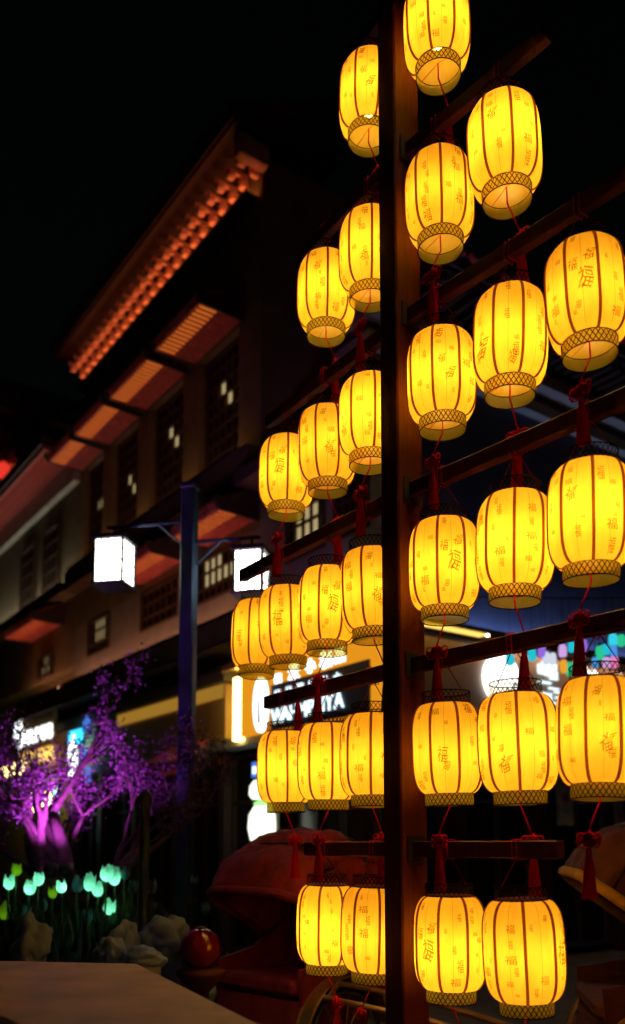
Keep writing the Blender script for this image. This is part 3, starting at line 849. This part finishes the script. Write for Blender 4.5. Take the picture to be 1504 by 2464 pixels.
# ------------------------------------------------------------------ flower bed, plum tree, tulip lights, rocks
bed = MB()
nx, ny = 26, 16
for i in range(nx):
    for j in range(ny):
        x = -4.2 + 3.9 * i / (nx - 1); y = 5.3 + 4.0 * j / (ny - 1)
        e = min(1, i / 3, (nx - 1 - i) / 8, j / 5, (ny - 1 - j) / 3)
        h = 1.05 * e ** .7 * (.55 + .45 * min(1, j / 7)) + .05 * math.sin(x * 5) * math.cos(y * 4) * e
        bed.v.append((x, y, h - .02))
for i in range(nx - 1):
    for j in range(ny - 1): bed.f.append((i * ny + j, i * ny + ny + j, i * ny + ny + j + 1, i * ny + j + 1))
def bed_h(x, y):
    i = (x + 4.2) / 3.9 * (nx - 1); j = (y - 5.3) / 4.0 * (ny - 1)
    i = max(0, min(nx - 1.001, i)); j = max(0, min(ny - 1.001, j)); a, b = int(i), int(j)
    f = lambda p, q: bed.v[p * ny + q][2]
    return (f(a, b) * (1 - i + a) + f(a + 1, b) * (i - a)) * (1 - j + b) + (f(a, b + 1) * (1 - i + a) + f(a + 1, b + 1) * (i - a)) * (j - b)
tag(bed.build('flower_bed', 'soil', None, True), kind='structure')

# plum tree, lit from below by two magenta spots
tx, ty = at(140, 2090, 7.4).x, 7.4
tz = bed_h(tx, ty)
tree = thing('plum_tree', 'branching ornamental tree glowing purple from spotlights at its foot', 'tree', (tx, ty, tz))
rnd = random.Random(5)
tips = []
def limb(p, d, r, ln, depth, mb):
    pts = [Vector(p)]; rs = [r]; n = 5
    dd = Vector(d).normalized()
    for k in range(n):
        dd = (dd + Vector((rnd.uniform(-.22, .22), rnd.uniform(-.22, .22), rnd.uniform(-.06, .16)))).normalized()
        pts.append(pts[-1] + dd * ln / n); rs.append(r * (1 - .62 * (k + 1) / n))
    mb.tube(pts, rs, 7 if depth < 2 else 5)
    if depth >= 3: tips.extend(pts[1:])
    if depth < 4:
        for q in range(3 if depth < 2 else 2):
            k = rnd.randint(2, n)
            nd = (dd + Vector((rnd.uniform(-.9, .9), rnd.uniform(-.7, .7), rnd.uniform(-.05, .7)))).normalized()
            limb(pts[k], nd, rs[k] * .75 + .003, ln * rnd.uniform(.55, .78), depth + 1, mb)
tb = MB()
for d, r, l in (((-.75, -.1, .9), .11, .9), ((-.25, .3, 1), .07, .9), ((.45, -.15, 1), .11, .95), ((1.0, .1, .8), .07, 1.0)):
    limb((rnd.uniform(-.06, .06), rnd.uniform(-.06, .06), -.05), d, r, l, 0, tb)
tb.build('trunk', 'bark', tree, True)
bl = MB()
for t in tips:
    cl0 = t + Vector((rnd.gauss(0, .03), rnd.gauss(0, .03), rnd.gauss(0, .03)))
    for q in range(9):
        c = cl0 + Vector((rnd.gauss(0, .038), rnd.gauss(0, .038), rnd.gauss(0, .045)))
        Mx = Matrix.Translation(c) @ Matrix.Rotation(rnd.uniform(0, 6.3), 4, (rnd.uniform(-1, 1), rnd.uniform(-1, 1), rnd.uniform(-1, 1) + .01))
        s = rnd.uniform(.010, .019)
        bl.add([(-s, 0, 0), (0, -s * .7, s * .3), (s, 0, 0), (0, s * .7, s * .3)], [(0, 1, 2, 3)], Mx)
tag(bl.build('crown', 'petal', tree), kind='stuff')
for k, (x, lb) in enumerate(((121, 'magenta spotlight at the tree foot, left one of the pair'), (158, 'magenta spotlight at the tree foot, right one of the pair'))):
    q = at(x, 2094, 6.95); z0 = bed_h(q.x, q.y)
    s = thing('spotlight', lb, 'spotlight', (q.x, q.y, z0), R(rnd.uniform(-20, 20)), 'magenta spotlights under the tree')
    zc = q.z - z0
    MB().tube([(0, 0, -.05), (0, 0, zc - .05)], .012, 6).build('stake', 'iron', s)
    Mx = Matrix.Translation((0, 0, zc)) @ Matrix.Rotation(R(-24), 4, 'X')
    MB().lathe([(.03, -.06), (.052, -.04), (.055, .05), (.047, .05), (.045, .02)], 16, Mx, True).build('housing', 'iron', s, True)
    MB().lathe([(.001, .048), (.046, .048)], 16, Mx).build('lens', 'spot_magenta', s)
    ld = bpy.data.lights.new('beam', 'SPOT'); ld.energy = 80; ld.color = (.80, .10, 1); ld.spot_size = R(95); ld.spot_blend = .6; ld.shadow_soft_size = .04
    lo = bpy.data.objects.new('beam', ld); COL.objects.link(lo); lo.parent = s; lo.location = (0, .02, zc + .06)
    lo.rotation_euler = (R(180 - 24), R(-12 if k == 0 else 14), 0)

# tulip lights
tul_h = MB(); TN = 24
TP = [(.008, 0), (.030, .010), (.046, .034), (.049, .062), (.044, .092), (.040, .118)]
for k, (r_, z_) in enumerate(TP):
    for i in range(TN):
        a = 2 * math.pi * i / TN; pet = math.cos(3 * a)
        rr = r_ * (1 + (.10 * pet if k > 1 else 0) + (.10 if (i // 4) % 2 and k > 2 else 0))
        tul_h.v.append((rr * math.cos(a), rr * math.sin(a), z_ + (.022 * pet * (k - 2) / 3 if k > 2 else 0)))
for k in range(len(TP) - 1):
    for i in range(TN): tul_h.f.append((k * TN + i, k * TN + (i + 1) % TN, (k + 1) * TN + (i + 1) % TN, (k + 1) * TN + i))
tul_h.f.append(tuple(range(TN - 1, -1, -1)))
stem = {}
T = [('tulip_lit', 22, 2118), ('tulip_lit', 70, 2130), ('tulip_lit', 93, 2108), ('tulip_lime', 128, 2140), ('tulip_lit', 150, 2125), ('tulip_lit', 213, 2120), ('tulip_lit', 236, 2150 - 15), ('tulip_lit', 255, 2098), ('tulip_lit', 276, 2108), ('tulip_lit', 262, 2178), ('tulip_lime', 40, 2085), ('tulip_lime', 12, 2190),
     ('tulip_off', 300, 2095), ('tulip_off', 318, 2128), ('tulip_off', 206, 2205), ('tulip_off', 185, 2125), ('tulip_off', 365, 2130), ('tulip_off', 105, 2170), ('tulip_off', 470, 2110), ('tulip_off', 498, 2180), ('tulip_off', 60, 2195)]
tm = {m: tul_h.mesh('bloom', m, True) for m in ('tulip_lit', 'tulip_lime', 'tulip_off')}
gb = MB().lathe([(.004, 0), (.013, .008), (.013, .03), (.004, .04)], 8, cap0=True, cap1=True).mesh('glow_bulb', 'tulip_bulb'); emit('tulip_bulb_dim', (.6, 1, .2), 2.2); gb2 = gb.copy(); gb2.materials[0] = MAT['tulip_bulb_dim']
tn = {'tulip_lit': 'mint-white glowing tulip light', 'tulip_lime': 'dim lime glowing tulip light', 'tulip_off': 'unlit bluish tulip light'}
T.sort(key=lambda t: t[1])
cntT = {}
ORDN = ['first', 'second', 'third', 'fourth', 'fifth', 'sixth', 'seventh', 'eighth', 'ninth', 'tenth']
for m, x, y in T:
    Y = rnd.uniform(6.2, 6.7); q = at(x, y, Y); z0 = bed_h(q.x, q.y) if q.x < -.4 else 0
    cntT[m] = cntT.get(m, 0) + 1
    o = thing('tulip_light', '%s in the flower bed, %s of its colour from the left' % (tn[m], ORDN[cntT[m] - 1]), 'tulip light', (q.x, q.y, z0), rnd.uniform(0, 6), 'tulip lights in the flower bed')
    hz = max(.12, q.z - z0 - .07)
    bo = put('bloom', tm[m], o, (0, 0, hz)); k_ = rnd.uniform(.6, .95); bo.scale = (k_, k_, k_ * rnd.uniform(.9, 1.2)); bo.rotation_euler = (rnd.uniform(-.2, .2), rnd.uniform(-.2, .2), 0)
    if m != 'tulip_off': put('glow_bulb', gb if m == 'tulip_lit' else gb2, o, (0, 0, hz + .018))
    MB().tube([(0, 0, -.03), (.006, .004, hz * .5), (0, 0, hz + .005)], .007, 6).build('stem', 'leaf', o, True)
    for k in range(2):
        a = k * 2.6; lf = MB(); L_ = hz * .75
        for j in range(6):
            u = j / 5; w = .022 * math.sin(math.pi * min(1, u * .9 + .08)); rr = .01 + .07 * u * u
            lf.v += [(rr * math.cos(a) - w * math.sin(a), rr * math.sin(a) + w * math.cos(a), u * L_), (rr * math.cos(a) + w * math.sin(a), rr * math.sin(a) - w * math.cos(a), u * L_)]
        lf.f = [(2 * j, 2 * j + 1, 2 * j + 3, 2 * j + 2) for j in range(5)]
        lf.build('leaf', 'leaf', o, True)

# leafy ground cover of the bed
gc = MB(); rg = random.Random(3)
for q in range(2600):
    x = rg.uniform(-3.6, -.75); y = rg.uniform(5.5, 8.3); z = bed_h(x, y)
    a = rg.uniform(0, 6.3); h = rg.uniform(.06, .20); w = rg.uniform(.006, .016); l = rg.uniform(.01, .09)
    ca, sa = math.cos(a), math.sin(a); o = len(gc.v)
    gc.v += [(x - w * sa, y + w * ca, z - .01), (x + w * sa, y - w * ca, z - .01), (x + l * .4 * ca + w * sa, y + l * .4 * sa - w * ca, z + h * .6), (x + l * .4 * ca - w * sa, y + l * .4 * sa + w * ca, z + h * .6), (x + l * ca, y + l * sa, z + h)]
    gc.f += [(o, o + 1, o + 2, o + 3), (o + 3, o + 2, o + 4)]
tag(gc.build('ground_cover', 'leaf'), 'dark leafy ground cover filling the flower bed', 'plants', kind='stuff')

# pale rocks
def rock(x, y, Y, w, h, lb, seed):
    q = at(x, y, Y); b = MB(); n, m = 40, 24
    prof = [(math.sin(math.pi * k / (m - 1)), -math.cos(math.pi * k / (m - 1))) for k in range(m)]
    for r, z in prof:
        for i in range(n):
            a = 2 * math.pi * i / n; v = Vector((r * math.cos(a), r * math.sin(a), z))
            f = 1 + .42 * noise.noise(v * 1.3 + Vector((seed, 0, 0))) + .18 * noise.noise(v * 3.5 + Vector((seed, 3, 0))) + .09 * abs(noise.noise(v * 7 + Vector((seed, 5, 0))))
            b.v.append((v.x * f * w, v.y * f * w * .8, v.z * f * h))
    for k in range(m - 1):
        for i in range(n): b.f.append((k * n + i, k * n + (i + 1) % n, k * n + n + (i + 1) % n, k * n + n + i))
    z0 = bed_h(q.x, q.y) if q.x < -.4 else 0
    h_ = q.z - z0
    for k, v in enumerate(b.v):
        b.v[k] = (v[0], v[1], v[2] + h_) if v[2] > -h * .2 else (v[0], v[1], v[2] - max(0, .0) + h_)
    # plinth of the same stone down to the soil
    base = MB(); base.v = b.v; base.f = b.f
    if h_ - h > 0: base.lathe([(w * .95, -.03), (w * .8, h_ - h * .4)], 14, cap0=True, ripple=lambda a, k: 1 + .12 * math.sin(3 * a + seed))
    o = base.build('rock', 'rock', None, True, (q.x, q.y, z0))
    return tag(o, lb, 'rock', 'pale rocks by the flower bed')
rock(72, 2268, 4.9, .10, .135, 'pale upright rock at the far left behind the ledge', 1)
rock(262, 2290, 4.9, .08, .09, 'small pale rock left of the slim post', 2.2)
rock(300, 2270, 5.1, .085, .12, 'tall pale rock just left of the slim post', 3.4)
rock(395, 2255, 5.2, .13, .12, 'wide pale rock between the slim post and the red ball', 4.7)
rock(350, 2305, 4.8, .10, .06, 'low pale rock at the foot of the slim post', 6.1)

# ------------------------------------------------------------------ foreground ledge
ZL = 1.1
def on_z(x, y, z):
    d = ray(x, y); t = (z - EYE) / d.z; return Vector((d.x * t, t, z))
cn = [on_z(-260, 2306, ZL), on_z(330, 2318, ZL), on_z(640, 2470, ZL), on_z(900, 2600, ZL), on_z(500, 2700, ZL), on_z(45, 2468, ZL), on_z(-200, 2360, ZL)]
cx = sum((c for c in cn), Vector()) / len(cn)
led = MB(); n = len(cn)
ins = [c + (cx - c).normalized() * .015 for c in cn]
led.v = [(c.x, c.y, ZL) for c in ins] + [(c.x, c.y, ZL - .012) for c in cn] + [(c.x, c.y, ZL - .09) for c in cn]
led.f = [tuple(range(n))[::-1]] + [(i, (i + 1) % n, n + (i + 1) % n, n + i) for i in range(n)] + [(n + i, n + (i + 1) % n, 2 * n + (i + 1) % n, 2 * n + i) for i in range(n)] + [tuple(range(2 * n, 3 * n))]
lg = thing('stone_ledge', 'blurred beige ledge slab in the lower left foreground', 'ledge', (0, 0, 0))
led.build('slab', 'ledge', lg)
wl = MB(); inn = [c + (cx - c).normalized() * .10 for c in cn]
wl.v = [(c.x, c.y, ZL - .092) for c in inn] + [(c.x, c.y, 0) for c in inn]
wl.f = [(i, (i + 1) % n, n + (i + 1) % n, n + i) for i in range(n)]
wl.build('support_wall', 'stone', lg)

# ------------------------------------------------------------------ rickshaws
def rickshaw(name, label, loc, rz, cloth, trim, sc=1.0, hood0=28, hood1=178):
    r = thing(name, label, 'rickshaw', loc, rz, 'rickshaws parked behind the lanterns')
    r.scale = (sc, sc, sc)
    for sy in (-1, 1):
        Mx = Matrix.Translation((0, sy * .47, .36)) @ Matrix.Rotation(R(90), 4, 'X')
        circ = lambda rr, n=32: [(rr * math.cos(2 * math.pi * i / n), rr * math.sin(2 * math.pi * i / n), 0) for i in range(n)]
        w = MB().tube(circ(.335), .024, 8, Mx, True).build('wheel', 'rubber', r, True)
        MB().tube(circ(.30), .012, 6, Mx, True).build('rim', 'steel', w, True)
        MB().lathe([(.035, -.05), (.035, .05)], 12, Mx, True, True).build('hub', 'steel', w)
        sp_ = MB()
        for i in range(14):
            a = 2 * math.pi * i / 14; sp_.tube([(.03 * math.cos(a), .03 * math.sin(a), 0), (.295 * math.cos(a), .295 * math.sin(a), 0)], .004, 4, Mx)
        sp_.build('spokes', 'steel', w)
        fe = MB(); m = 16
        for i in range(m + 1):
            a = R(8 + 165 * i / m)
            for dy in (-.055, .055):
                fe.v.append((.40 * math.cos(a), sy * .47 + dy, .36 + .40 * math.sin(a)))
        for i in range(m): fe.f.append((2 * i, 2 * i + 1, 2 * i + 3, 2 * i + 2))
        fo = fe.build('fender', 'brass', r, True)
        for dy in (-.055, .055): MB().tube([(.40 * math.cos(R(8 + 165 * i / m)), sy * .47 + dy, .36 + .40 * math.sin(R(8 + 165 * i / m))) for i in range(m + 1)], .008, 5).build('fender_edge', 'brass', fo, True)
    MB().tube([(0, -.5, .36), (0, .5, .36)], .02, 8).build('axle', 'iron', r)
    P = [(-.42, .62), (-.34, .40), (.30, .34), (.62, .30), (.64, .36), (.36, .46), (.34, .62), (-.28, .64), (-.44, 1.12), (-.52, 1.10)]
    bd = MB().add([(x, -.38, z) for x, z in P] + [(x, .38, z) for x, z in P], [tuple(range(10))[::-1], tuple(range(10, 20))] + [(i, (i + 1) % 10, 10 + (i + 1) % 10, 10 + i) for i in range(10)])
    bd.build('body', cloth, r)
    for sy in (-1, 1):
        MB().add([(x, sy * .39, z) for x, z in ((-.50, .60), (.32, .50), (.34, .82), (.0, .88), (-.48, 1.14))] + [(x, sy * .42, z) for x, z in ((-.50, .60), (.32, .50), (.34, .82), (.0, .88), (-.48, 1.14))],
                 [(0, 1, 2, 3, 4), (9, 8, 7, 6, 5)] + [(i, 5 + i, 5 + (i + 1) % 5, (i + 1) % 5) for i in range(5)]).build('side_panel', cloth, r)
    MB().bbox((-.26, -.36, .645), (.36, .36, .75), .03).build('seat_cushion', cloth, r)
    # folding hood: cloth bulging between bows
    hd = MB(); na, nw = 64, 25
    for i in range(na + 1):
        u = i / na; a = R(hood0 + (hood1 - hood0) * u)
        bul = abs(math.sin(math.pi * 4 * u)) * .035
        for j in range(nw + 1):
            v = -1 + 2 * j / nw
            drop = .16 * abs(v) ** 5
            rr = .66 + bul - drop + .030 * noise.noise(Vector((u * 9, v * 4, 1.7))) + .016 * noise.noise(Vector((u * 26, v * 11, 4)))
            hd.v.append((-.12 + rr * math.cos(a), .47 * v, .98 + rr * math.sin(a) * 1.05))
    for i in range(na):
        for j in range(nw): hd.f.append((i * (nw + 1) + j, i * (nw + 1) + j + 1, (i + 1) * (nw + 1) + j + 1, (i + 1) * (nw + 1) + j))
    ho = hd.build('hood', cloth, r, True)
    sm = ho.modifiers.new('thick', 'SOLIDIFY'); sm.thickness = .012
    for sy in (-1, 1):
        sd = MB(); sd.v = [(-.12, sy * .468, .98)]
        for i in range(na + 1):
            a = R(hood0 + (hood1 - hood0) * i / na); rr = .49 + abs(math.sin(math.pi * 4 * i / na)) * .035
            sd.v.append((-.12 + rr * math.cos(a), sy * .468, .98 + rr * math.sin(a) * 1.05))
        sd.f = [(0, i, i + 1) for i in range(1, na + 1)]
        so = sd.build('hood_side', cloth, ho); m2 = so.modifiers.new('thick', 'SOLIDIFY'); m2.thickness = .01
    for k in range(5):
        a = R(hood0 + (hood1 - hood0) * k / 4)
        pts = []
        for j in range(nw + 1):
            v = -1 + 2 * j / nw; rr = .66 - .16 * abs(v) ** 5 + .006
            pts.append((-.12 + rr * math.cos(a), .476 * v, .98 + rr * math.sin(a) * 1.05))
        pts = [(-.12, -.478, .98)] + pts + [(-.12, .478, .98)]
        if k == 0: MB().tube(pts, .030, 8).build('hood_trim', trim, ho, True)
        else: MB().tube(pts, .009, 6).build('hood_bow', 'iron', ho, True)
    for sy in (-1, 1):
        MB().tube([(-.2, sy * .30, .42), (.5, sy * .30, .42), (1.2, sy * .28, .62), (1.75, sy * .26, .72)], [.02, .02, .018, .016], 8).build('shaft', 'brass', r, True)
    MB().tube([(1.72, -.26, .72), (1.72, .26, .72)], .015, 8).build('cross_bar', 'brass', r)
    # rear luggage rack: two bent tubes with rungs
    rk = MB()
    for sy in (-.12, .12): rk.tube([(-.50, sy, 1.0), (-.56, sy, .95), (-.66, sy, .55), (-.68, sy, .35)], .010, 6)
    for k in range(7):
        u = k / 6; rk.tube([(-.56 - .12 * u, -.12, .95 - .58 * u), (-.56 - .12 * u, .12, .95 - .58 * u)], .008, 5)
    rk.build('luggage_rack', 'steel', r, True)
    return r
rickshaw('rickshaw', 'rickshaw with dusty red padded hood left of the post', (at(705, 2000, 6.1).x, 6.1, 0), R(226), 'red_cloth', 'red_cloth', 1.0)
rickshaw('rickshaw', 'dark maroon rickshaw with yellow hood trim at the right edge', (at(1560, 2000, 5.0).x, 5.0, 0), R(172), 'brown_cloth', 'yellow_cloth', 1.05, 35, 178)

# glossy red ball on a red drum stand
q = at(483, 2283, 5.0)
rb = thing('red_ball', 'glossy dark red ball lantern on a round red stand beside the rickshaw', 'ball lantern', (q.x, 5.0, 0))
MB().lathe([(.118 * math.cos(R(t)), .118 * math.sin(R(t))) for t in range(80, -85, -10)], 28, Matrix.Translation((0, 0, q.z)), True, True, ripple=lambda a, k: 1 + .008 * math.cos(12 * a)).build('globe', 'gloss_red', rb, True)
MB().lathe([(.03, .112), (.03, .120), (.022, .124), (.006, .125)], 16, Matrix.Translation((0, 0, q.z)), True, True).build('cap', 'deep_red', rb, True)
MB().lathe([(.20, 0), (.21, .04), (.06, .10), (.05, q.z - .24), (.09, q.z - .20), (.135, q.z - .14), (.14, q.z - .12), (.08, q.z - .10)], 28, cap0=True, cap1=True).build('stand', 'brown_cloth', rb, True)
